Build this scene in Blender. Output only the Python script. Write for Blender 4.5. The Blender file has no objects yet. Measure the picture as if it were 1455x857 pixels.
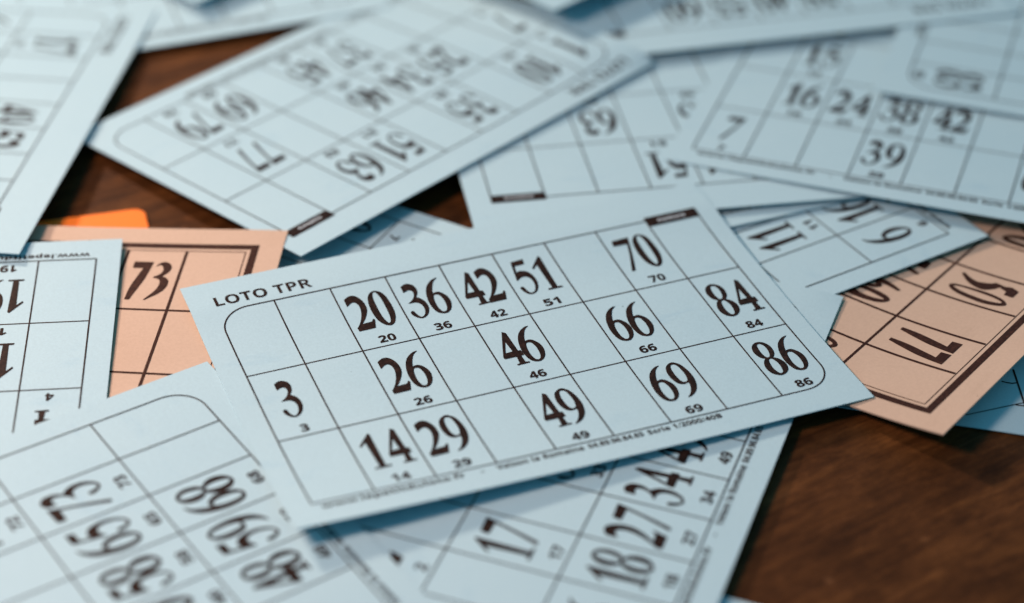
# Loto cards scattered over a brown wooden table - close-up, indoor light.
import bpy, math, random
import numpy as np
from mathutils import Vector, Matrix

S = 0.016                       # one printed cell is 16 mm wide; all layout below is in cells
SC = bpy.context.scene
COL = SC.collection

# ----------------------------------------------------------------------------- camera
CAM_POS = (-0.23408, -29.95839, 21.55000)          # cells
CAM_R = [(0.999941, -0.008817, -0.006343), (0.0, 0.58397, -0.811775), (0.010862, 0.811728, 0.583935)]
cam_d = bpy.data.cameras.new("camera")
cam_d.sensor_width = 36.0
cam_d.lens = 36.0 * 3000.0 / 1455.0
cam_d.clip_start = 0.01
cam_d.clip_end = 50.0
cam_d.dof.use_dof = True
cam_d.dof.focus_distance = 35.384 * S
cam_d.dof.aperture_fstop = 4.4
cam_d.dof.aperture_blades = 9
cam = bpy.data.objects.new("camera", cam_d)
COL.objects.link(cam)
M = Matrix([CAM_R[0], CAM_R[1], CAM_R[2]]).to_4x4()
M.translation = Vector(CAM_POS) * S
cam.matrix_world = M
SC.camera = cam

# ----------------------------------------------------------------------------- world and lamps
SC.view_settings.view_transform = 'Standard'
SC.view_settings.look = 'None'
SC.view_settings.exposure = 0.0
SC.view_settings.gamma = 1.0
SC.cycles.use_denoising = True
SC.cycles.max_bounces = 8
SC.cycles.diffuse_bounces = 5
W = bpy.data.worlds.new("World")
SC.world = W
W.use_nodes = True
W.node_tree.nodes['Background'].inputs[0].default_value = (0.21, 0.64, 0.88, 1)
W.node_tree.nodes['Background'].inputs[1].default_value = 0.35


def lamp(name, pos, target, size, size_y, power, color):
    l = bpy.data.lights.new(name, 'AREA')
    l.shape = 'RECTANGLE'
    l.size, l.size_y = size, size_y
    l.energy = power
    l.color = color
    o = bpy.data.objects.new(name, l)
    COL.objects.link(o)
    o.location = pos
    o.rotation_euler = (Vector(target) - Vector(pos)).to_track_quat('-Z', 'Y').to_euler()
    return o


# a lamp just left of the frame, a second warm lamp behind it, a weak cool window far behind
lamp("side_lamp", (-0.35, -0.16, 0.42), (0.0, 0.0, 0.0), 0.12, 0.12, 2.95, (1.0, 0.625, 0.515))
lamp("back_lamp", (-0.62, 0.60, 0.48), (0.0, 0.0, 0.0), 0.08, 0.07, 9.8, (1.0, 0.70, 0.56))
lamp("window_light", (0.30, 1.40, 0.50), (0.0, 0.0, 0.0), 0.20, 0.15, 0.2, (0.5, 0.95, 1.0))


# ----------------------------------------------------------------------------- materials
def new_mat(name):
    m = bpy.data.materials.new(name)
    m.use_nodes = True
    nt = m.node_tree
    return m, nt, nt.nodes['Principled BSDF']


def N(nt, kind, **kw):
    n = nt.nodes.new(kind)
    for k, v in kw.items():
        if k in n.inputs:
            n.inputs[k].default_value = v
        else:
            setattr(n, k, v)
    return n


def ramp(nt, src, stops):
    r = nt.nodes.new('ShaderNodeValToRGB')
    els = r.color_ramp.elements
    while len(els) < len(stops):
        els.new(0.5)
    for e, (p, c) in zip(els, stops):
        e.position = p
        e.color = (*c, 1) if len(c) == 3 else c
    nt.links.new(src, r.inputs[0])
    return r


def mixc(nt, fac, a, b, mode='MIX'):
    m = nt.nodes.new('ShaderNodeMix')
    m.data_type = 'RGBA'
    m.blend_type = mode
    for sock, v in ((m.inputs[0], fac), (m.inputs[6], a), (m.inputs[7], b)):
        if isinstance(v, (int, float)):
            sock.default_value = v
        elif isinstance(v, tuple):
            sock.default_value = (*v, 1)
        else:
            nt.links.new(v, sock)
    return m.outputs[2]


def paper(name, base, dark, fleck, rough, fibre):
    m, nt, b = new_mat(name)
    tc = N(nt, 'ShaderNodeTexCoord')
    co = tc.outputs['Object']
    n1 = N(nt, 'ShaderNodeTexNoise', Scale=28.0, Detail=5.0, Roughness=0.6)
    nt.links.new(co, n1.inputs['Vector'])
    r1 = ramp(nt, n1.outputs['Fac'], [(0.30, (0, 0, 0)), (0.75, (1, 1, 1))])
    c = mixc(nt, r1.outputs[0], base, dark)
    # rubbed, dirty patches
    n2 = N(nt, 'ShaderNodeTexNoise', Scale=62.0, Detail=6.0, Roughness=0.7)
    mp = N(nt, 'ShaderNodeMapping')
    mp.inputs['Scale'].default_value = (0.55, 1.6, 1)
    nt.links.new(co, mp.inputs['Vector'])
    nt.links.new(mp.outputs[0], n2.inputs['Vector'])
    r2 = ramp(nt, n2.outputs['Fac'], [(0.58, (0, 0, 0)), (0.76, (0.62, 0.62, 0.62))])
    c = mixc(nt, r2.outputs[0], c, fleck)
    # paper fibre
    n3 = N(nt, 'ShaderNodeTexNoise', Scale=fibre, Detail=3.0, Roughness=0.7)
    nt.links.new(co, n3.inputs['Vector'])
    r3 = ramp(nt, n3.outputs['Fac'], [(0.25, (0.89, 0.89, 0.89)), (0.75, (1.0, 1.0, 1.0))])
    c = mixc(nt, 1.0, c, r3.outputs[0], 'MULTIPLY')
    # rare dark specks
    v = N(nt, 'ShaderNodeTexVoronoi', Scale=170.0)
    nt.links.new(co, v.inputs['Vector'])
    rv = ramp(nt, v.outputs['Distance'], [(0.035, (1, 1, 1)), (0.06, (0, 0, 0))])
    wn = N(nt, 'ShaderNodeTexWhiteNoise')
    nt.links.new(v.outputs['Position'], wn.inputs['Vector'])
    rw = ramp(nt, wn.outputs['Value'], [(0.90, (0, 0, 0)), (0.92, (1, 1, 1))])
    sp = mixc(nt, 1.0, rv.outputs[0], rw.outputs[0], 'MULTIPLY')
    c = mixc(nt, sp, c, tuple(x * 0.35 for x in dark))
    nt.links.new(c, b.inputs['Base Color'])
    b.inputs['Roughness'].default_value = rough
    b.inputs['Specular IOR Level'].default_value = 0.12
    bp = N(nt, 'ShaderNodeBump', Strength=0.10, Distance=0.0002)
    nt.links.new(n3.outputs['Fac'], bp.inputs['Height'])
    nt.links.new(bp.outputs[0], b.inputs['Normal'])
    return m


def ink(name, col, worn):
    m, nt, b = new_mat(name)
    tc = N(nt, 'ShaderNodeTexCoord')
    n = N(nt, 'ShaderNodeTexNoise', Scale=900.0, Detail=3.0, Roughness=0.7)
    nt.links.new(tc.outputs['Object'], n.inputs['Vector'])
    r = ramp(nt, n.outputs['Fac'], [(0.45, col), (0.80, worn)])
    nt.links.new(r.outputs[0], b.inputs['Base Color'])
    b.inputs['Roughness'].default_value = 0.5
    b.inputs['Specular IOR Level'].default_value = 0.10
    return m


M_BLUE = paper("pale_blue_paper", (0.415, 0.648, 0.735), (0.395, 0.630, 0.725), (0.325, 0.56, 0.685), 0.62, 1500.0)
M_PINK = paper("pink_board", (0.555, 0.450, 0.350), (0.515, 0.410, 0.315), (0.44, 0.35, 0.265), 0.75, 1100.0)
M_ORANGE, _nt, _b = new_mat("orange_plastic")
_b.inputs['Base Color'].default_value = (0.92, 0.22, 0.012, 1)
_b.inputs['Roughness'].default_value = 0.45
_n = N(_nt, 'ShaderNodeTexNoise', Scale=90.0, Detail=4.0)
_r = ramp(_nt, _n.outputs['Fac'], [(0.3, (0.88, 0.195, 0.010)), (0.7, (0.94, 0.235, 0.015))])
_nt.links.new(_r.outputs[0], _b.inputs['Base Color'])
M_INK = ink("dark_brown_ink", (0.013, 0.007, 0.0052), (0.046, 0.024, 0.017))
M_LINE = ink("thin_line_ink", (0.020, 0.013, 0.011), (0.055, 0.038, 0.034))
M_PINKINK = ink("pink_card_ink", (0.030, 0.012, 0.008), (0.072, 0.031, 0.019))
M_REVERSED, _nt, _b = new_mat("unprinted_lettering")
_b.inputs['Base Color'].default_value = (0.52, 0.665, 0.735, 1)
_b.inputs['Roughness'].default_value = 0.62


def wood():
    m, nt, b = new_mat("worn_brown_wood")
    tc = N(nt, 'ShaderNodeTexCoord')
    mp = N(nt, 'ShaderNodeMapping')
    mp.inputs['Rotation'].default_value = (0, 0, math.radians(-33))
    nt.links.new(tc.outputs['Object'], mp.inputs['Vector'])
    st = N(nt, 'ShaderNodeMapping')
    st.inputs['Scale'].default_value = (7.0, 60.0, 1)
    nt.links.new(mp.outputs[0], st.inputs['Vector'])
    g = N(nt, 'ShaderNodeTexNoise', Scale=2.2, Detail=12.0, Roughness=0.76, Distortion=0.6)
    nt.links.new(st.outputs[0], g.inputs['Vector'])
    c1 = ramp(nt, g.outputs['Fac'], [(0.24, (0.016, 0.0060, 0.0017)), (0.50, (0.060, 0.0240, 0.0066)), (0.76, (0.145, 0.062, 0.018))])
    # cloudy stain
    cl = N(nt, 'ShaderNodeTexNoise', Scale=38.0, Detail=9.0, Roughness=0.74)
    nt.links.new(mp.outputs[0], cl.inputs['Vector'])
    r2 = ramp(nt, cl.outputs['Fac'], [(0.28, (0.46, 0.44, 0.42)), (0.70, (1.45, 1.45, 1.45))])
    c = mixc(nt, 1.0, c1.outputs[0], r2.outputs[0], 'MULTIPLY')
    # fine bright grain scratches
    st2 = N(nt, 'ShaderNodeMapping')
    st2.inputs['Scale'].default_value = (28.0, 520.0, 1)
    st2.inputs['Rotation'].default_value = (0, 0, math.radians(4))
    nt.links.new(mp.outputs[0], st2.inputs['Vector'])
    g2 = N(nt, 'ShaderNodeTexNoise', Scale=1.6, Detail=8.0, Roughness=0.72)
    nt.links.new(st2.outputs[0], g2.inputs['Vector'])
    gm = mixc(nt, 1.0, ramp(nt, g2.outputs['Fac'], [(0.52, (0, 0, 0)), (0.70, (1, 1, 1))]).outputs[0],
              ramp(nt, cl.outputs['Fac'], [(0.42, (0, 0, 0)), (0.60, (0.6, 0.6, 0.6))]).outputs[0], 'MULTIPLY')
    c = mixc(nt, gm, c, (0.17, 0.075, 0.030))
    # worn fine grain
    st3 = N(nt, 'ShaderNodeMapping')
    st3.inputs['Scale'].default_value = (150.0, 700.0, 1)
    nt.links.new(mp.outputs[0], st3.inputs['Vector'])
    g3 = N(nt, 'ShaderNodeTexNoise', Scale=1.0, Detail=5.0, Roughness=0.75)
    nt.links.new(st3.outputs[0], g3.inputs['Vector'])
    c = mixc(nt, 1.0, c, ramp(nt, g3.outputs['Fac'], [(0.32, (0.68, 0.66, 0.64)), (0.70, (1.36, 1.36, 1.36))]).outputs[0], 'MULTIPLY')
    # dents and specks of lighter bare wood
    v = N(nt, 'ShaderNodeTexVoronoi', Scale=95.0)
    nt.links.new(mp.outputs[0], v.inputs['Vector'])
    wn = N(nt, 'ShaderNodeTexWhiteNoise')
    nt.links.new(v.outputs['Position'], wn.inputs['Vector'])
    sp = mixc(nt, 1.0, ramp(nt, v.outputs['Distance'], [(0.06, (0.8, 0.8, 0.8)), (0.16, (0, 0, 0))]).outputs[0],
              ramp(nt, wn.outputs['Value'], [(0.955, (0, 0, 0)), (0.97, (0.6, 0.6, 0.6))]).outputs[0], 'MULTIPLY')
    c = mixc(nt, sp, c, (0.20, 0.095, 0.04))
    nt.links.new(c, b.inputs['Base Color'])
    rr = ramp(nt, cl.outputs['Fac'], [(0.3, (0.62, 0.62, 0.62)), (0.7, (0.46, 0.46, 0.46))])
    nt.links.new(rr.outputs[0], b.inputs['Roughness'])
    b.inputs['Specular IOR Level'].default_value = 0.10
    bp = N(nt, 'ShaderNodeBump', Strength=0.35, Distance=0.0006)
    nt.links.new(g.outputs['Fac'], bp.inputs['Height'])
    bp2 = N(nt, 'ShaderNodeBump', Strength=0.25, Distance=0.0003)
    nt.links.new(g3.outputs['Fac'], bp2.inputs['Height'])
    nt.links.new(bp.outputs[0], bp2.inputs['Normal'])
    nt.links.new(bp2.outputs[0], b.inputs['Normal'])
    return m


# ----------------------------------------------------------------------------- table
def mesh_obj(name, verts, faces, mat, parent=None, smooth=False):
    me = bpy.data.meshes.new(name)
    me.from_pydata([tuple(map(float, p)) for p in verts], [], [tuple(map(int, q)) for q in faces])
    me.materials.append(mat)
    if smooth:
        me.polygons.foreach_set('use_smooth', [True] * len(me.polygons))
    me.update()
    o = bpy.data.objects.new(name, me)
    COL.objects.link(o)
    if parent is not None:
        o.parent = parent
    return o


def table():
    x0, x1, y0, y1, t, ch = -0.75, 0.75, -0.50, 0.60, 0.03, 0.003
    v, f = [], []
    for (d, z) in ((ch, 0.0), (0.0, -ch), (0.0, -t)):
        v += [(x0 + d, y0 + d, z), (x1 - d, y0 + d, z), (x1 - d, y1 - d, z), (x0 + d, y1 - d, z)]
    f.append((0, 1, 2, 3))
    for r in range(2):
        for i in range(4):
            j = (i + 1) % 4
            f.append((r * 4 + i, r * 4 + 4 + i, r * 4 + 4 + j, r * 4 + j))
    f.append((11, 10, 9, 8))
    o = mesh_obj("table_top", v, f, wood())
    o['kind'] = 'structure'
    return o


table()

# ----------------------------------------------------------------------------- layout of the cards
CH_B = 1.7699                                      # printed row height in cells
BLUE = dict(cw=1.0, ch=CH_B, u0=-0.42, u1=9.46, v0=-0.86, v1=5.88, t=0.016)
PINK = dict(cw=1.05, ch=1.71, u0=-0.64, u1=10.09, v0=-0.68, v1=5.81, t=0.030)
ORANGE = dict(cw=1.0, ch=1.0, u0=0.0, u1=4.0, v0=0.0, v1=3.0, t=0.030)

# key: order, kind, pose (x, y, angle, z, slope along u, slope along v)
POSES = {
    'S': (-8.3679, 0.8311, 0.2579, 0.0502, 0.0012, -0.0001),
    'T': (-3.3493, -2.1475, -2.0743, 0.0789, -0.0115, -0.0003),
    'N': (10.1586, -0.6062, -0.231, 0.05, -0.0001, -0.0),
    'V': (3.8326, -11.321, -0.3763, 0.05, 0.0001, -0.0),
    'M': (7.5865, 2.0409, -2.2412, 0.1083, 0.0109, -0.0152),
    'J': (3.207, 4.3369, 2.1088, 0.1975, -0.001, 0.0154),
    'O': (0.9158, -3.5159, 1.221, 0.1754, 0.001, 0.0007),
    'K': (5.503, 6.2497, 0.3803, 0.2733, 0.0005, 0.0003),
    'I': (3.6242, 5.8354, -2.9741, 0.338, 0.0031, -0.0147),
    'G': (8.6523, 5.6359, -0.3445, 0.415, 0.0254, 0.0207),
    'H': (11.9561, 10.1541, -1.9027, 0.4569, 0.0097, -0.0016),
    'F': (5.1298, 12.0202, -2.9055, 0.5069, -0.0001, -0.0061),
    'C': (-2.8114, 6.4156, -2.3135, 0.2739, 0.0085, -0.0383),
    'R': (-9.6288, -1.3441, -0.0855, 0.2298, 0.0081, -0.0033),
    'D': (-8.3443, 11.9613, 0.3407, 0.1507, 0.0062, 0.0043),
    'X': (-5.6153, 15.9386, 0.7855, 0.4792, -0.0008, 0.0014),
    'E': (1.9594, 14.6536, 0.7854, 1.0339, -0.0029, 0.0053),
    'Q': (-11.5582, -2.6146, 3.2294, 0.3375, -0.0012, 0.0333),
    'P': (-4.9395, -8.2072, 2.1864, 0.2799, 0.0238, -0.0293),
    'B': (-11.4573, 5.759, -1.6765, 0.3635, 0.0418, -0.0021),
    'A': (0.0877, -1.6674, 0.3821, 0.2892, -0.0064, -0.0221),
}
BEND = {
    'M': lambda u, v: 0.032 * np.maximum(0, 2.3 - v) ** 2,
    'A': lambda u, v: (0.01 + 0.02 * np.clip((9 - u) / 9, 0, 1.1) ** 2) * np.maximum(0, v - 2.6) ** 2 + 0.03 * np.maximum(0, 1.5 - np.maximum(v, -0.1)) ** 2,
}
RX0, RY0, RS, RN = -18.0, -16.0, 0.05, 760
TH = 0.018
NU, NV = 57, 41
HGT = np.full((RN, RN), -TH)                       # height of what already lies on the table


def bil(G, d, u, v):
    i = np.clip((u - d['u0']) / (d['u1'] - d['u0']) * (NU - 1), 0, NU - 1.001)
    j = np.clip((v - d['v0']) / (d['v1'] - d['v0']) * (NV - 1), 0, NV - 1.001)
    i0, j0 = i.astype(int), j.astype(int)
    a, b = i - i0, j - j0
    return G[j0, i0] * (1 - a) * (1 - b) + G[j0, i0 + 1] * a * (1 - b) + G[j0 + 1, i0] * (1 - a) * b + G[j0 + 1, i0 + 1] * a * b


def lookup(x, y):
    i = np.clip((x - RX0) / RS, 0, RN - 2)
    j = np.clip((y - RY0) / RS, 0, RN - 2)
    i0, j0 = i.astype(int), j.astype(int)
    a, b = i - i0, j - j0
    return HGT[j0, i0] * (1 - a) * (1 - b) + HGT[j0, i0 + 1] * a * (1 - b) + HGT[j0 + 1, i0] * (1 - a) * b + HGT[j0 + 1, i0 + 1] * a * b


def frame(q):
    th, sx, sy = q[2], q[4], q[5]
    tx = np.array([math.cos(th), math.sin(th), sx])
    tx /= np.linalg.norm(tx)
    ty = np.array([math.sin(th), -math.cos(th), sy])
    ty -= tx * (tx @ ty)
    ty /= np.linalg.norm(ty)
    n = np.cross(ty, tx)
    return tx, ty, (n if n[2] > 0 else -n)


def smooth_grid(Z, n):
    for _ in range(n):
        P = np.pad(Z, 1, mode='reflect', reflect_type='odd')
        Z = Z * .2 + .2 * (P[:-2, 1:-1] + P[2:, 1:-1] + P[1:-1, :-2] + P[1:-1, 2:])
    return Z


class Sheet:
    """A thin card laid on the table or on the cards below, bending over them."""

    def __init__(self, key, d):
        self.d, self.q, self.key = d, POSES[key], key
        self.tx, self.ty, self.n = frame(self.q)
        self.uc, self.vc = (d['u0'] + d['u1']) / 2, (d['v0'] + d['v1']) / 2
        U, V = np.meshgrid(np.linspace(d['u0'], d['u1'], NU), np.linspace(d['v0'], d['v1'], NV))
        self.Z = np.zeros((NV, NU))
        base = self.world(U, V)
        need = np.maximum(0, lookup(base[..., 0], base[..., 1]) + TH - base[..., 2])
        Z = need.copy()
        for _ in range(60):
            Z = np.maximum(smooth_grid(Z, 12), need)
        Z = smooth_grid(Z, 6)
        self.Z = Z
        W_ = self.world(U, V)
        g = (W_[..., 2] - lookup(W_[..., 0], W_[..., 1]) - TH * .6).min()
        self.Z = Z + max(0, -g)
        if key in BEND:
            self.Z = self.Z + 0.0
        # record its top surface for whatever lies on it
        nu, nv = int((d['u1'] - d['u0']) / RS * 1.6), int((d['v1'] - d['v0']) / RS * 1.6)
        U2, V2 = np.meshgrid(np.linspace(d['u0'], d['u1'], nu), np.linspace(d['v0'], d['v1'], nv))
        P = self.world(U2.ravel(), V2.ravel())
        i = np.round((P[:, 0] - RX0) / RS).astype(int)
        j = np.round((P[:, 1] - RY0) / RS).astype(int)
        k = (i >= 0) & (i < RN) & (j >= 0) & (j < RN)
        np.maximum.at(HGT, (j[k], i[k]), P[k, 2])
        self.origin = np.array([self.q[0], self.q[1], self.q[3]])
        self.rot = Matrix.Rotation(self.q[2], 3, 'Z')
        self.Ri = np.array(self.rot.transposed())

    def lift(self, u, v):
        z = bil(self.Z, self.d, u, v)
        if self.key in BEND:
            z = z + BEND[self.key](u, v)
        return z

    def world(self, u, v):
        u, v = np.asarray(u, float), np.asarray(v, float)
        return (np.array([self.q[0], self.q[1], self.q[3]]) + np.multiply.outer(u - self.uc, self.tx)
                + np.multiply.outer(v - self.vc, self.ty) + np.multiply.outer(self.lift(u, v), self.n))

    def local(self, u, v, up=0.0):
        P = self.world(u, v) + self.n * up - self.origin
        return (P @ self.Ri.T) * S

    def place(self, o):
        o.location = Vector(self.origin) * S
        o.rotation_euler = (0, 0, self.q[2])


def card_body(sh, name, mat, corner=0.0):
    d = sh.d
    us, vs = np.linspace(d['u0'], d['u1'], NU), np.linspace(d['v0'], d['v1'], NV)
    U, V = np.meshgrid(us, vs)
    U, V = U.ravel().copy(), V.ravel().copy()
    if corner:                                     # pull the corner vertices onto a round corner
        for cu, su in ((d['u0'], 1), (d['u1'], -1)):
            for cv, sv in ((d['v0'], 1), (d['v1'], -1)):
                a, b = (U - cu) * su, (V - cv) * sv
                k = (a < corner) & (b < corner)
                x, y = corner - a[k], corner - b[k]
                m = np.maximum(x, y)
                r = np.hypot(x, y)
                f = np.where(r > 1e-9, m / np.maximum(r, 1e-9), 1)
                U[k] = cu + su * (corner - x * f)
                V[k] = cv + sv * (corner - y * f)
    top = sh.local(U, V)
    bot = sh.local(U, V, -d['t'])
    verts = [*top, *bot]
    n = NU * NV
    faces = []
    for j in range(NV - 1):
        for i in range(NU - 1):
            a = j * NU + i
            faces.append((a, a + NU, a + NU + 1, a + 1))
            faces.append((n + a, n + a + 1, n + a + NU + 1, n + a + NU))
    nsm = len(faces)
    ring = [i for i in range(NU)] + [j * NU + NU - 1 for j in range(1, NV)] + [(NV - 1) * NU + i for i in range(NU - 2, -1, -1)] + [j * NU for j in range(NV - 2, 0, -1)]
    k = len(verts)
    for a in ring:
        verts.append(top[a])
        verts.append(bot[a])
    L = len(ring)
    for i in range(L):
        j = (i + 1) % L
        faces.append((k + 2 * i, k + 2 * j, k + 2 * j + 1, k + 2 * i + 1))
    o = mesh_obj(name, verts, faces, mat)
    o.data.polygons.foreach_set('use_smooth', [p < nsm for p in range(len(faces))])
    sh.place(o)
    return o


# ----------------------------------------------------------------------------- printing
class Print:
    """Collects flat printed shapes in card coordinates (u right, v down)."""

    def __init__(self):
        self.v, self.f, self.z = [], [], []

    def poly(self, pts, tris, z=0.004):
        k = len(self.v)
        self.v += [tuple(p) for p in pts]
        self.z += [z] * len(pts)
        self.f += [tuple(k + i for i in t) for t in tris]

    def bar(self, a, b, w, z=0.004, step=0.22):
        a, b = np.array(a, float), np.array(b, float)
        L = np.linalg.norm(b - a)
        t = (b - a) / L
        m = np.array([-t[1], t[0]]) * w / 2
        n = max(1, int(L / step))
        pts = []
        for i in range(n + 1):
            p = a + (b - a) * i / n
            pts += [p + m, p - m]
        self.poly(pts, [(2 * i, 2 * i + 1, 2 * i + 3, 2 * i + 2) for i in range(n)], z)

    def line(self, pts, w, z=0.004):
        pts = [np.array(p, float) for p in pts]
        out = []
        for i, p in enumerate(pts):
            t = pts[min(i + 1, len(pts) - 1)] - pts[max(i - 1, 0)]
            t /= np.linalg.norm(t)
            m = np.array([-t[1], t[0]]) * w / 2
            out += [p + m, p - m]
        self.poly(out, [(2 * i, 2 * i + 1, 2 * i + 3, 2 * i + 2) for i in range(len(pts) - 1)], z)

    def build(self, sh, name, mat, parent):
        A = np.array(self.v)
        P = sh.local(A[:, 0], A[:, 1], 0.0) + (np.array(self.z)[:, None] * (sh.n @ sh.Ri.T)[None, :]) * S
        faces = []
        for q in self.f:                           # all printed faces look up
            a = A[list(q)]
            x, y = a[:, 0], -a[:, 1]
            ar = sum(x[i] * y[(i + 1) % len(q)] - x[(i + 1) % len(q)] * y[i] for i in range(len(q)))
            faces.append(q if ar > 0 else q[::-1])
        return mesh_obj(name, P, faces, mat, parent)


DG = bpy.context.evaluated_depsgraph_get


def curve_mesh(cu):
    o = bpy.data.objects.new("glyph", cu)
    COL.objects.link(o)
    bpy.context.view_layer.update()
    me = bpy.data.meshes.new_from_object(o.evaluated_get(DG()))
    pts = np.array([(p.co.x, p.co.y) for p in me.vertices])
    tris = [tuple(p.vertices) for p in me.polygons]
    bpy.data.objects.remove(o)
    bpy.data.meshes.remove(me)
    bpy.data.curves.remove(cu)
    return pts, tris


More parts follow.
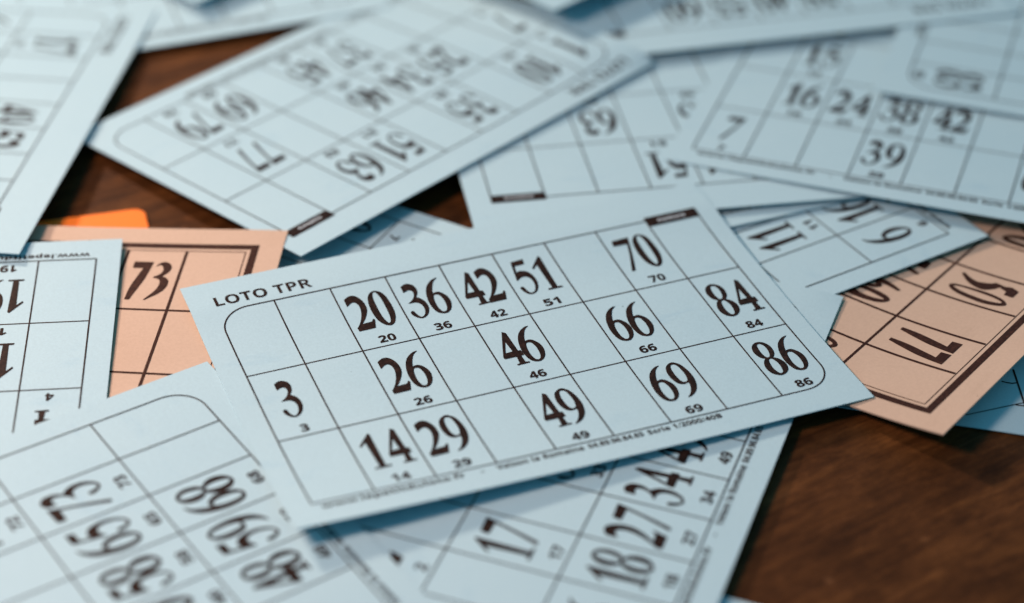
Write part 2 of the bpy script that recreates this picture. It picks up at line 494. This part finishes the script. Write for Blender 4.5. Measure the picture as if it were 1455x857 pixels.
GLYPH = {
    '0': [[(0.206,-0.303,0),(0.149,-0.313,0),(0.09,-0.363,0),(0.044,-0.458,0),(0.015,-0.588,0),(-0.001,-0.763,0),(0.004,-0.924,0),(0.026,-1.071,0),(0.073,-1.177,0),(0.133,-1.244,0),(0.2,-1.257,0),(0.264,-1.208,0),(0.316,-1.098,0),(0.352,-0.952,0),(0.363,-0.796,0),(0.359,-0.633,0),(0.343,-0.485,0),(0.307,-0.38,0),(0.259,-0.326,0)],[(0.198,-0.327,0),(0.159,-0.347,0),(0.132,-0.418,0),(0.117,-0.515,0),(0.109,-0.683,0),(0.108,-0.863,0),(0.116,-1.015,0),(0.136,-1.131,0),(0.163,-1.19,0),(0.199,-1.19,0),(0.23,-1.126,0),(0.25,-1.024,0),(0.261,-0.869,0),(0.265,-0.68,0),(0.261,-0.516,0),(0.241,-0.397,0),(0.223,-0.344,0)]],
    '1': [[(0.259,-0.312,1),(0.279,-0.341,1),(0.259,-1.206,1),(0.346,-1.212,1),(0.346,-1.244,1),(0.083,-1.245,1),(0.091,-1.212,1),(0.174,-1.207,1),(0.158,-0.507,1),(0.053,-0.622,1),(0.047,-0.581,1)]],
    '2': [[(0.024,-0.368,1),(0.113,-0.31,0),(0.196,-0.31,0),(0.259,-0.373,0),(0.302,-0.478,0),(0.319,-0.604,0),(0.304,-0.738,0),(0.247,-0.875,0),(0.179,-0.988,0),(0.104,-1.081,1),(0.294,-1.068,1),(0.333,-1.004,1),(0.347,-1.033,1),(0.291,-1.242,1),(0.01,-1.247,1),(0.005,-1.158,1),(0.065,-1.083,0),(0.121,-0.986,0),(0.172,-0.868,0),(0.208,-0.743,0),(0.222,-0.629,0),(0.206,-0.534,0),(0.164,-0.479,0),(0.102,-0.486,0),(0.021,-0.552,1)]],
    '3': [[(0.059,-0.348,1),(0.132,-0.303,0),(0.197,-0.306,0),(0.26,-0.353,0),(0.289,-0.441,0),(0.283,-0.55,0),(0.252,-0.629,0),(0.214,-0.686,1),(0.263,-0.733,0),(0.309,-0.81,0),(0.33,-0.917,0),(0.322,-1.033,0),(0.274,-1.154,0),(0.211,-1.229,0),(0.135,-1.257,0),(0.074,-1.229,0),(0.028,-1.173,0),(-0.001,-1.104,0),(0.001,-1.046,0),(0.027,-1.026,0),(0.05,-1.044,0),(0.063,-1.108,0),(0.087,-1.175,0),(0.124,-1.223,0),(0.173,-1.212,0),(0.22,-1.154,0),(0.25,-1.066,0),(0.259,-0.981,0),(0.242,-0.895,0),(0.201,-0.841,0),(0.139,-0.812,0),(0.037,-0.811,1),(0.11,-0.758,0),(0.167,-0.699,0),(0.203,-0.632,0),(0.218,-0.556,0),(0.207,-0.502,0),(0.165,-0.467,0),(0.114,-0.475,0),(0.056,-0.508,1)]],
    '4': [[(0.252,-0.318,1),(0.299,-0.36,1),(0.314,-0.88,1),(0.364,-0.884,1),(0.371,-1.011,1),(0.312,-1.02,1),(0.321,-1.206,1),(0.389,-1.214,1),(0.383,-1.238,1),(0.174,-1.245,1),(0.173,-1.217,1),(0.227,-1.21,1),(0.244,-1.018,1),(0.032,-1.015,1),(0.029,-0.961,1)],[(0.211,-0.555,1),(0.233,-0.87,1),(0.089,-0.88,1)]],
    '5': [[(0.121,-0.321,1),(0.346,-0.303,1),(0.321,-0.432,1),(0.139,-0.434,1),(0.102,-0.624,1),(0.165,-0.598,0),(0.225,-0.605,0),(0.296,-0.646,0),(0.343,-0.748,0),(0.361,-0.891,0),(0.343,-1.031,0),(0.292,-1.158,0),(0.223,-1.236,0),(0.14,-1.257,0),(0.081,-1.221,0),(0.039,-1.137,0),(0.021,-1.058,0),(0.035,-1.022,0),(0.066,-1.023,0),(0.082,-1.06,0),(0.097,-1.148,0),(0.128,-1.211,0),(0.185,-1.222,0),(0.243,-1.171,0),(0.281,-1.091,0),(0.303,-0.974,0),(0.296,-0.867,0),(0.263,-0.792,0),(0.207,-0.761,0),(0.136,-0.767,0),(0.04,-0.836,1)]],
    '6': [[(0.35,-0.303,1),(0.277,-0.318,0),(0.197,-0.371,0),(0.123,-0.456,0),(0.065,-0.577,0),(0.026,-0.724,0),(0.007,-0.878,0),(0.01,-1.018,0),(0.036,-1.146,0),(0.08,-1.221,0),(0.151,-1.257,0),(0.228,-1.245,0),(0.298,-1.171,0),(0.342,-1.068,0),(0.363,-0.946,0),(0.351,-0.831,0),(0.307,-0.735,0),(0.256,-0.676,0),(0.199,-0.666,0),(0.141,-0.685,1),(0.163,-0.592,0),(0.204,-0.485,0),(0.259,-0.383,0)],[(0.19,-0.723,0),(0.149,-0.729,0),(0.121,-0.779,0),(0.102,-0.872,0),(0.093,-0.989,0),(0.101,-1.1,0),(0.128,-1.189,0),(0.173,-1.215,0),(0.218,-1.192,0),(0.251,-1.125,0),(0.269,-1.022,0),(0.273,-0.894,0),(0.252,-0.786,0),(0.227,-0.74,0)]],
    '7': [[(0.062,-0.343,1),(0.375,-0.325,1),(0.343,-0.455,1),(0.282,-0.691,0),(0.195,-1.0,0),(0.117,-1.245,1),(0.061,-1.235,1),(0.124,-1.059,0),(0.227,-0.757,0),(0.299,-0.486,1),(0.038,-0.479,1)]],
    '8': [[(0.219,-0.307,0),(0.151,-0.303,0),(0.082,-0.34,0),(0.031,-0.415,0),(0.004,-0.53,0),(0.017,-0.638,0),(0.051,-0.713,0),(0.108,-0.76,1),(0.055,-0.817,0),(0.008,-0.923,0),(-0.004,-1.04,0),(0.02,-1.15,0),(0.074,-1.221,0),(0.145,-1.257,0),(0.23,-1.238,0),(0.303,-1.174,0),(0.342,-1.086,0),(0.356,-0.979,0),(0.329,-0.877,0),(0.285,-0.809,0),(0.237,-0.777,1),(0.294,-0.699,0),(0.323,-0.627,0),(0.336,-0.507,0),(0.314,-0.405,0),(0.273,-0.342,0)],[(0.2,-0.348,0),(0.156,-0.353,0),(0.129,-0.389,0),(0.11,-0.497,0),(0.107,-0.61,0),(0.124,-0.709,0),(0.151,-0.745,0),(0.194,-0.735,0),(0.228,-0.685,0),(0.252,-0.601,0),(0.262,-0.5,0),(0.248,-0.408,0)],[(0.169,-0.787,0),(0.133,-0.815,0),(0.112,-0.879,0),(0.098,-0.986,0),(0.1,-1.089,0),(0.126,-1.179,0),(0.16,-1.212,0),(0.205,-1.198,0),(0.235,-1.128,0),(0.252,-1.023,0),(0.251,-0.92,0),(0.225,-0.828,0),(0.2,-0.788,0)]],
    '9': [[(0.215,-0.303,0),(0.145,-0.318,0),(0.075,-0.38,0),(0.036,-0.473,0),(0.018,-0.593,0),(0.025,-0.713,0),(0.053,-0.822,0),(0.099,-0.885,0),(0.161,-0.904,0),(0.239,-0.883,1),(0.237,-0.963,0),(0.201,-1.065,0),(0.149,-1.16,0),(0.099,-1.216,0),(0.057,-1.257,1),(0.139,-1.232,0),(0.229,-1.163,0),(0.298,-1.065,0),(0.342,-0.947,0),(0.369,-0.802,0),(0.369,-0.665,0),(0.351,-0.53,0),(0.316,-0.407,0),(0.266,-0.338,0)],[(0.218,-0.358,0),(0.179,-0.352,0),(0.142,-0.387,0),(0.121,-0.457,0),(0.111,-0.562,0),(0.113,-0.68,0),(0.126,-0.783,0),(0.158,-0.85,0),(0.205,-0.863,0),(0.252,-0.833,0),(0.273,-0.764,0),(0.287,-0.652,0),(0.282,-0.542,0),(0.269,-0.438,0),(0.249,-0.384,0)]],
}
PGLYPH = {
    '0': [[(0.123,-1.1,0),(0.049,-1.065,0),(0.019,-0.906,0),(0.0,-0.641,0),(0.014,-0.338,0),(0.079,-0.108,0),(0.166,-0.002,0),(0.239,-0.0,0),(0.294,-0.116,0),(0.335,-0.338,0),(0.311,-0.622,0),(0.27,-0.868,0),(0.203,-1.031,0)],[(0.111,-1.044,0),(0.185,-0.89,0),(0.226,-0.643,0),(0.25,-0.359,0),(0.227,-0.152,0),(0.186,-0.064,0),(0.127,-0.107,0),(0.071,-0.307,0),(0.045,-0.593,0),(0.044,-0.867,0),(0.069,-1.004,0)]],
    '3': [[(0.022,-0.133,1),(0.052,-0.052,0),(0.122,-0.0,0),(0.193,-0.001,0),(0.265,-0.063,0),(0.297,-0.16,0),(0.28,-0.268,0),(0.233,-0.348,0),(0.176,-0.419,1),(0.253,-0.445,0),(0.315,-0.529,0),(0.327,-0.653,0),(0.293,-0.789,0),(0.205,-0.918,0),(0.11,-1.009,0),(0.021,-1.1,1),(0.0,-1.082,1),(0.084,-0.944,0),(0.156,-0.797,0),(0.185,-0.641,0),(0.168,-0.536,0),(0.121,-0.48,0),(0.034,-0.455,1),(0.045,-0.425,1),(0.11,-0.374,0),(0.162,-0.293,0),(0.165,-0.195,0),(0.128,-0.108,0),(0.081,-0.081,0)]],
    '4': [[(0.2,0,1),(0.26,0,1),(0.26,-0.7,1),(0.34,-0.7,1),(0.34,-0.78,1),(0.26,-0.78,1),(0.26,-1.1,1),(0.2,-1.1,1),(0.2,-0.78,1),(0,-0.78,1),(0,-0.7,1)],[(0.2,-0.25,1),(0.2,-0.7,1),(0.06,-0.7,1)]],
    '5': [[(0.048,-1.1,1),(0.0,-1.082,1),(0.101,-0.923,0),(0.154,-0.765,0),(0.127,-0.639,0),(0.082,-0.524,0),(0.02,-0.463,1),(0.059,-0.27,1),(0.026,-0.15,1),(0.095,-0.001,1),(0.308,-0.0,1),(0.295,-0.156,1),(0.185,-0.165,1),(0.104,-0.347,1),(0.217,-0.412,0),(0.316,-0.536,0),(0.31,-0.691,0),(0.232,-0.889,0)]],
    '6': [[(0.13,0.0,1),(0.027,-0.266,0),(0.0,-0.568,0),(0.034,-0.855,0),(0.1,-1.024,0),(0.211,-1.1,0),(0.286,-1.062,0),(0.343,-0.913,0),(0.361,-0.65,0),(0.332,-0.451,0),(0.249,-0.339,0),(0.165,-0.363,0),(0.116,-0.427,1),(0.125,-0.225,0),(0.164,-0.038,1)],[(0.209,-0.431,0),(0.261,-0.472,0),(0.276,-0.649,0),(0.251,-0.885,0),(0.222,-1.014,0),(0.175,-1.002,0),(0.123,-0.822,0),(0.122,-0.604,0),(0.162,-0.475,0)]],
    '7': [[(0.0,-0.0,1),(0.337,-0.003,1),(0.288,-0.45,0),(0.217,-0.78,0),(0.14,-1.1,1),(0.063,-1.096,1),(0.078,-0.764,0),(0.141,-0.418,0),(0.195,-0.18,1),(0.005,-0.184,1)]],
    '8': [[(0.32,-0.28,0),(0.3,-0.145,0),(0.245,-0.046,0),(0.17,-0.01,0),(0.095,-0.046,0),(0.04,-0.145,0),(0.02,-0.28,0),(0.04,-0.415,0),(0.095,-0.514,0),(0.17,-0.55,0),(0.245,-0.514,0),(0.3,-0.415,0)],[(0.255,-0.27,0),(0.244,-0.17,0),(0.213,-0.097,0),(0.17,-0.07,0),(0.128,-0.097,0),(0.096,-0.17,0),(0.085,-0.27,0),(0.096,-0.37,0),(0.127,-0.443,0),(0.17,-0.47,0),(0.212,-0.443,0),(0.244,-0.37,0)],[(0.34,-0.8,0),(0.317,-0.65,0),(0.255,-0.54,0),(0.17,-0.5,0),(0.085,-0.54,0),(0.023,-0.65,0),(0.0,-0.8,0),(0.023,-0.95,0),(0.085,-1.06,0),(0.17,-1.1,0),(0.255,-1.06,0),(0.317,-0.95,0)],[(0.265,-0.8,0),(0.252,-0.693,0),(0.218,-0.614,0),(0.17,-0.585,0),(0.123,-0.614,0),(0.088,-0.692,0),(0.075,-0.8,0),(0.088,-0.908,0),(0.122,-0.986,0),(0.17,-1.015,0),(0.217,-0.986,0),(0.252,-0.908,0)]],
    '9': [[(0.231,-1.1,1),(0.334,-0.834,0),(0.361,-0.532,0),(0.327,-0.245,0),(0.261,-0.076,0),(0.15,-0.0,0),(0.075,-0.038,0),(0.018,-0.187,0),(0.0,-0.45,0),(0.029,-0.649,0),(0.112,-0.761,0),(0.196,-0.737,0),(0.245,-0.673,1),(0.236,-0.875,0),(0.197,-1.062,1)],[(0.152,-0.669,0),(0.1,-0.628,0),(0.085,-0.451,0),(0.11,-0.215,0),(0.139,-0.086,0),(0.186,-0.098,0),(0.238,-0.278,0),(0.239,-0.496,0),(0.199,-0.625,0)]],
}


def outline(c, n=4):
    """Closed outline: spline through the points, sharp where flagged."""
    out = []
    m = len(c)
    P = [np.array(p[:2], float) for p in c]
    sharp = [p[2] for p in c]
    for i in range(m):
        p1, p2 = P[i], P[(i + 1) % m]
        if sharp[i] and sharp[(i + 1) % m]:
            out.append(p1)
            continue
        p0 = P[i - 1] if not sharp[i] else 2 * p1 - p2
        p3 = P[(i + 2) % m] if not sharp[(i + 1) % m] else 2 * p2 - p1
        if sharp[i]:
            p0 = p1 - (p2 - p1) * .6 - (p3 - p2) * -.3
        if sharp[(i + 1) % m]:
            p3 = p2 + (p2 - p1) * .6 + (p1 - p0) * -.3
        for s in range(n):
            t = s / n
            out.append(0.5 * ((2 * p1) + (p2 - p0) * t + (2 * p0 - 5 * p1 + 4 * p2 - p3) * t * t + (3 * p1 - p0 - 3 * p2 + p3) * t ** 3))
    return out


GC = {}


def finer(pts, tris, size=0.16):
    """Split long triangles so that print follows a bent card."""
    pts = [tuple(p) for p in pts]
    work, done = [tuple(t) for t in tris], []
    while work:
        t = work.pop()
        if len(t) > 3:
            work += [(t[0], t[i], t[i + 1]) for i in range(1, len(t) - 1)]
            continue
        L = [math.dist(pts[t[i]], pts[t[(i + 1) % 3]]) for i in range(3)]
        i = L.index(max(L))
        if L[i] <= size:
            done.append(t)
            continue
        a, b, c = t[i], t[(i + 1) % 3], t[(i + 2) % 3]
        pts.append(tuple((np.array(pts[a]) + np.array(pts[b])) / 2))
        m = len(pts) - 1
        work += [(a, m, c), (m, b, c)]
    return np.array(pts), done




def glyph(tab, tag, ch):
    if (tag, ch) not in GC:
        cu = bpy.data.curves.new("outline", 'CURVE')
        cu.dimensions = '2D'
        cu.fill_mode = 'BOTH'
        for c in tab[ch]:
            pts = outline(c)
            sp = cu.splines.new('POLY')
            sp.points.add(len(pts) - 1)
            for k, p in enumerate(pts):
                sp.points[k].co = (p[0], p[1], 0, 1)
            sp.use_cyclic_u = True
        GC[(tag, ch)] = finer(*curve_mesh(cu))
    return GC[(tag, ch)]


def text_mesh(s, bold=True):
    key = ('text', s, bold)
    if key not in GC:
        def up(c):
            if not bold:
                return c
            if c.isdigit():
                return chr(0x1D7EC + int(c))
            if 'A' <= c <= 'Z':
                return chr(0x1D5D4 + ord(c) - 65)
            if 'a' <= c <= 'z':
                return chr(0x1D5EE + ord(c) - 97)
            return c
        cu = bpy.data.curves.new("lettering", 'FONT')
        cu.body = ''.join(up(c) for c in s)
        cu.size = 1.0
        cu.resolution_u = 3
        GC[key] = curve_mesh(cu)
    return GC[key]


def fit_text(pr, s, u0, u1, vbase, cap, z=0.004, bold=True, ref='H', fat=0.0):
    pts, tris = text_mesh(s, bold)
    h = text_mesh(ref, bold)[0][:, 1].max()
    x0, x1 = pts[:, 0].min(), pts[:, 0].max()
    out = np.c_[u0 + (pts[:, 0] - x0) / (x1 - x0) * (u1 - u0), vbase - pts[:, 1] / h * cap]
    for k, (du, dv) in enumerate(((-fat, 0), (fat, 0), (0, -fat), (0, fat)) if fat else ((0, 0),)):
        pr.poly(out + np.array([du, dv]), tris, z + 0.0004 * k)


def big_number(pr, s, u, v):
    xs = (0.115, 0.495) if len(s) == 2 else (0.31,)
    for ch, x in zip(s, xs):
        pts, tris = glyph(GLYPH, 'b', ch)
        for k, (du, dv) in enumerate(((-.008, 0), (.008, 0), (0, -.006), (0, .006))):   # ink spread
            pr.poly(np.c_[u + x + du + pts[:, 0], v + dv - pts[:, 1]], tris, 0.004 + 0.0004 * k)


def pink_number(pr, s, u, v):
    xs = (0.185, 0.575) if len(s) == 2 else (0.36,)
    for ch, x in zip(s, xs):
        pts, tris = glyph(PGLYPH, 'p', ch)
        e = 0.014 if ch in '05698' else 0.004
        for k, (du, dv) in enumerate(((-e, 0), (e, 0), (0, -e), (0, e))):
            pr.poly(np.c_[u + x + du + pts[:, 0], v + dv + 0.345 - pts[:, 1]], tris, 0.004 + 0.0004 * k)


LW = 0.027


def print_blue(sh, root, numbers, footer=True, title=True):
    cw, ch = sh.d['cw'], sh.d['ch']
    H3 = 3 * ch
    g = Print()
    for r in (1, 2):
        g.bar((0, r * ch), (9, r * ch), LW, 0.0035)
    for c in range(1, 9):
        g.bar((c, 0), (c, H3), LW, 0.0045)
    R = 0.54
    arc = lambda cx, cy, a0, a1: [(cx + R * math.cos(math.radians(a0 + (a1 - a0) * i / 14)), cy + R * math.sin(math.radians(a0 + (a1 - a0) * i / 14))) for i in range(15)]
    seg = lambda a, b, n=24: [tuple(np.array(a) + (np.array(b) - np.array(a)) * i / n) for i in range(1, n + 1)]
    tl, br = arc(R, R, 180, 270), arc(9 - R, H3 - R, 0, 90)
    path = tl + seg(tl[-1], (9, 0), 40)
    g.line(path, LW, 0.0055)
    g.line([(9, 0)] + seg((9, 0), br[0]) + br[1:] + seg(br[-1], (0, H3), 40), LW, 0.005)
    g.line([(0, H3)] + seg((0, H3), tl[0]), LW, 0.0055)
    g.build(sh, "printed_grid", M_LINE, root)
    b = Print()
    for i in range(4):
        b.poly([(8 - .012 + i * .257, -.085), (8 - .012 + (i + 1) * .257, -.085), (8 - .012 + (i + 1) * .257, .165), (8 - .012 + i * .257, .165)], [(0, 1, 2, 3)], 0.0075)
    bar = b.build(sh, "header_bar", M_INK, root)
    t = Print()
    fit_text(t, "num\u00e9ro", 8.22, 8.76, .085, .090, 0.010, True)
    t.build(sh, "bar_lettering", M_REVERSED, bar)
    if title:
        t = Print()
        fit_text(t, "LOTO TPR", 0.03, 1.74, -0.15, 0.25, bold=True)
        t.build(sh, "title_lettering", M_INK, root)
    if footer:
        t = Print()
        fit_text(t, "www.lepetitduloto.fr", 0.12, 2.42, H3 + .176, .112, fat=0.002)
        fit_text(t, "-", 2.68, 2.74, H3 + .176, .112, fat=0.002)
        fit_text(t, "Vaison la Romaine", 2.95, 4.42, H3 + .176, .112, fat=0.002)
        fit_text(t, "04.89.96.84.65", 4.50, 5.45, H3 + .176, .112, fat=0.002)
        fit_text(t, "S\u00e9rie 1/2000/40B", 5.53, 6.83, H3 + .176, .112, fat=0.002)
        t.build(sh, "footer_lettering", M_INK, root)
    for (r, c), s in numbers.items():
        p = Print()
        big_number(p, s, c, r * ch)
        p.build(sh, "large_number", M_INK, root)
        p = Print()
        w = 0.29 if len(s) == 2 else 0.135
        fit_text(p, s, c + .5 - w / 2, c + .5 + w / 2, r * ch + 1.665, 0.187, ref='0', fat=0.004)
        p.build(sh, "small_number", M_INK, root)


def print_pink(sh, root, numbers):
    cw, ch = sh.d['cw'], sh.d['ch']
    W9, H3 = 9 * cw, 3 * ch
    g = Print()
    for r in (1, 2):
        g.bar((0.02, r * ch), (W9 - .02, r * ch), 0.050, 0.0035)
    for c in range(1, 9):
        g.bar((c * cw, 0.02), (c * cw, H3 - .02), 0.055, 0.0045)
    g.build(sh, "printed_grid", M_PINKINK, root)
    fr = Print()
    for off, w, z in ((0.0, 0.018, 0.004), (0.145, 0.135, 0.004)):
        a, b, c, d = -off, W9 + off, -off, H3 + off
        e = w / 2
        fr.bar((a - e, c), (b + e, c), w, z)
        fr.bar((a - e, d), (b + e, d), w, z)
        fr.bar((a, c + e), (a, d - e), w, z)
        fr.bar((b, c + e), (b, d - e), w, z)
    fr.build(sh, "printed_frame", M_PINKINK, root)
    for (r, c), s in numbers.items():
        p = Print()
        pink_number(p, s, c * cw, r * ch)
        p.build(sh, "large_number", M_PINKINK, root)


G_BLUE = "pale blue loto cards scattered on the table"
G_PINK = "pink loto cards among the blue ones"


def blue_card(key, label, numbers, cut=None, **kw):
    sh = Sheet(key, dict(BLUE, **(cut or {})))     # cut: a card trimmed with narrower margins
    o = card_body(sh, "loto_card", M_BLUE)
    o['label'], o['category'], o['group'] = label, "loto card", G_BLUE
    print_blue(sh, o, numbers, **kw)
    return sh, o


def pink_card(key, label, numbers):
    sh = Sheet(key, PINK)
    o = card_body(sh, "loto_card", M_PINK)
    o['label'], o['category'], o['group'] = label, "loto card", G_PINK
    print_pink(sh, o, numbers)
    return sh, o


# ----------------------------------------------------------------------------- the cards, from the table upwards

sh = Sheet('S', ORANGE)
o = card_body(sh, "orange_card", M_ORANGE, corner=0.22)
o['label'], o['category'] = "bright orange card with a rounded corner under the top edge of the left pink card", "orange card"

blue_card('T', "pale blue card in blue shadow between the sharp card and bare wood",
          {(1, 0): "7", (2, 0): "9"})

sh = Sheet('N', BLUE)
o = card_body(sh, "blue_sheet", M_BLUE)
o['label'], o['category'] = "pale blue sheet with thin drawn lines under the right pink card at the frame edge", "paper sheet"
d_ = Print()
d_.line([(2.399, 5.599), (2.761, 5.377), (3.169, 5.123), (3.392, 4.991)], 0.022, 0.004)
d_.line([(3.102, 4.165), (3.206, 4.592), (3.313, 5.029), (3.405, 5.386)], 0.035, 0.0048)
d_.line([(2.927, 4.545), (3.02, 4.561), (3.101, 4.56), (3.203, 4.515)], 0.03, 0.0044)
d_.line([(3.169, 5.123), (3.238, 5.134), (3.328, 5.121), (3.441, 5.093)], 0.03, 0.0052)
d_.build(sh, "drawn_lines", M_LINE, o)

blue_card('V', "pale blue card showing only a sliver at the bottom edge by bare wood", {})

pink_card('M', "pink loto card at right with 50, 69 and 77 inside a thick dark frame",
          {(0, 7): "77", (0, 5): "50", (0, 3): "36", (1, 6): "69", (1, 5): "56", (1, 8): "80"})

blue_card('J', "pale blue card with 6, 11 and 16 lying across the right pink card",
          {(2, 0): "6", (2, 1): "16", (1, 1): "11"})
blue_card('O', "pale blue card with 17, 18, 27 and 34 in front, under the sharp card",
          {(2, 4): "49", (2, 3): "34", (2, 2): "27", (2, 1): "18", (1, 1): "17", (1, 3): "33", (0, 0): "2", (2, 0): "6"})
blue_card('K', "pale blue card showing a blank strip just above the 11 and 16", {})
blue_card('I', "pale blue card with upside-down 63 and 51 behind the sharp card",
          {(0, 5): "51", (0, 4): "41", (1, 6): "63", (1, 4): "43"})
blue_card('G', "pale blue card with upright 7, 16, 24, 38, 42 and 39 at upper right",
          {(2, 0): "7", (2, 3): "39", (2, 6): "64", (1, 1): "16", (1, 2): "24", (1, 3): "38", (1, 4): "42", (0, 1): "15"})
blue_card('H', "blurred pale blue card with a sideways 83 lying on the 24 38 42 card", {(2, 8): "83"})
blue_card('F', "blurred pale blue card at top right, its upside-down row running 60 to 38",
          {(0, 6): "60", (0, 5): "53", (0, 4): "40", (0, 3): "38"})
blue_card('C', "pale blue card with upside-down 79, 77, 63 and 51 at top centre",
          {(2, 7): "79", (2, 6): "69", (2, 4): "45", (2, 3): "37", (1, 7): "77", (1, 4): "46", (1, 3): "34", (1, 2): "25",
           (1, 0): "7", (0, 6): "63", (0, 5): "51", (0, 3): "35", (0, 1): "10", (0, 0): "1"}, cut=dict(u1=9.34, v0=-0.64))
pink_card('R', "pink loto card at left with 73 beside its thick frame corner", {(0, 7): "73", (2, 8): "86"})
blue_card('D', "blurred pale blue card at top left, its edge above a strip of bare wood", {})
blue_card('X', "pale blue card at the top left edge showing only the tip of a shadowed corner", {})
blue_card('E', "pale blue card corner with dark shadow at the top edge, right of centre", {})
blue_card('Q', "pale blue card with upside-down 19 and 4 at the left edge, on the pink card",
          {(2, 1): "19", (1, 1): "11", (0, 0): "4"})
blue_card('P', "pale blue card with sideways 73, 65, 68 and 59 at bottom left",
          {(0, 7): "72", (1, 7): "73", (1, 6): "65", (1, 5): "58", (1, 4): "40", (2, 6): "68", (2, 5): "59", (2, 4): "48"})
blue_card('B', "large blurred pale blue card in the top left corner with its raised long edge",
          {(0, 1): "17", (0, 4): "49", (0, 5): "52", (1, 0): "6"})
blue_card('A', "sharply focused pale blue card on top, 20 36 42 51 70 in its first row",
          {(0, 2): "20", (0, 3): "36", (0, 4): "42", (0, 5): "51", (0, 7): "70",
           (1, 0): "3", (1, 2): "26", (1, 4): "46", (1, 6): "66", (1, 8): "84",
           (2, 1): "14", (2, 2): "29", (2, 4): "49", (2, 6): "69", (2, 8): "86"}, cut=dict(u1=9.38))
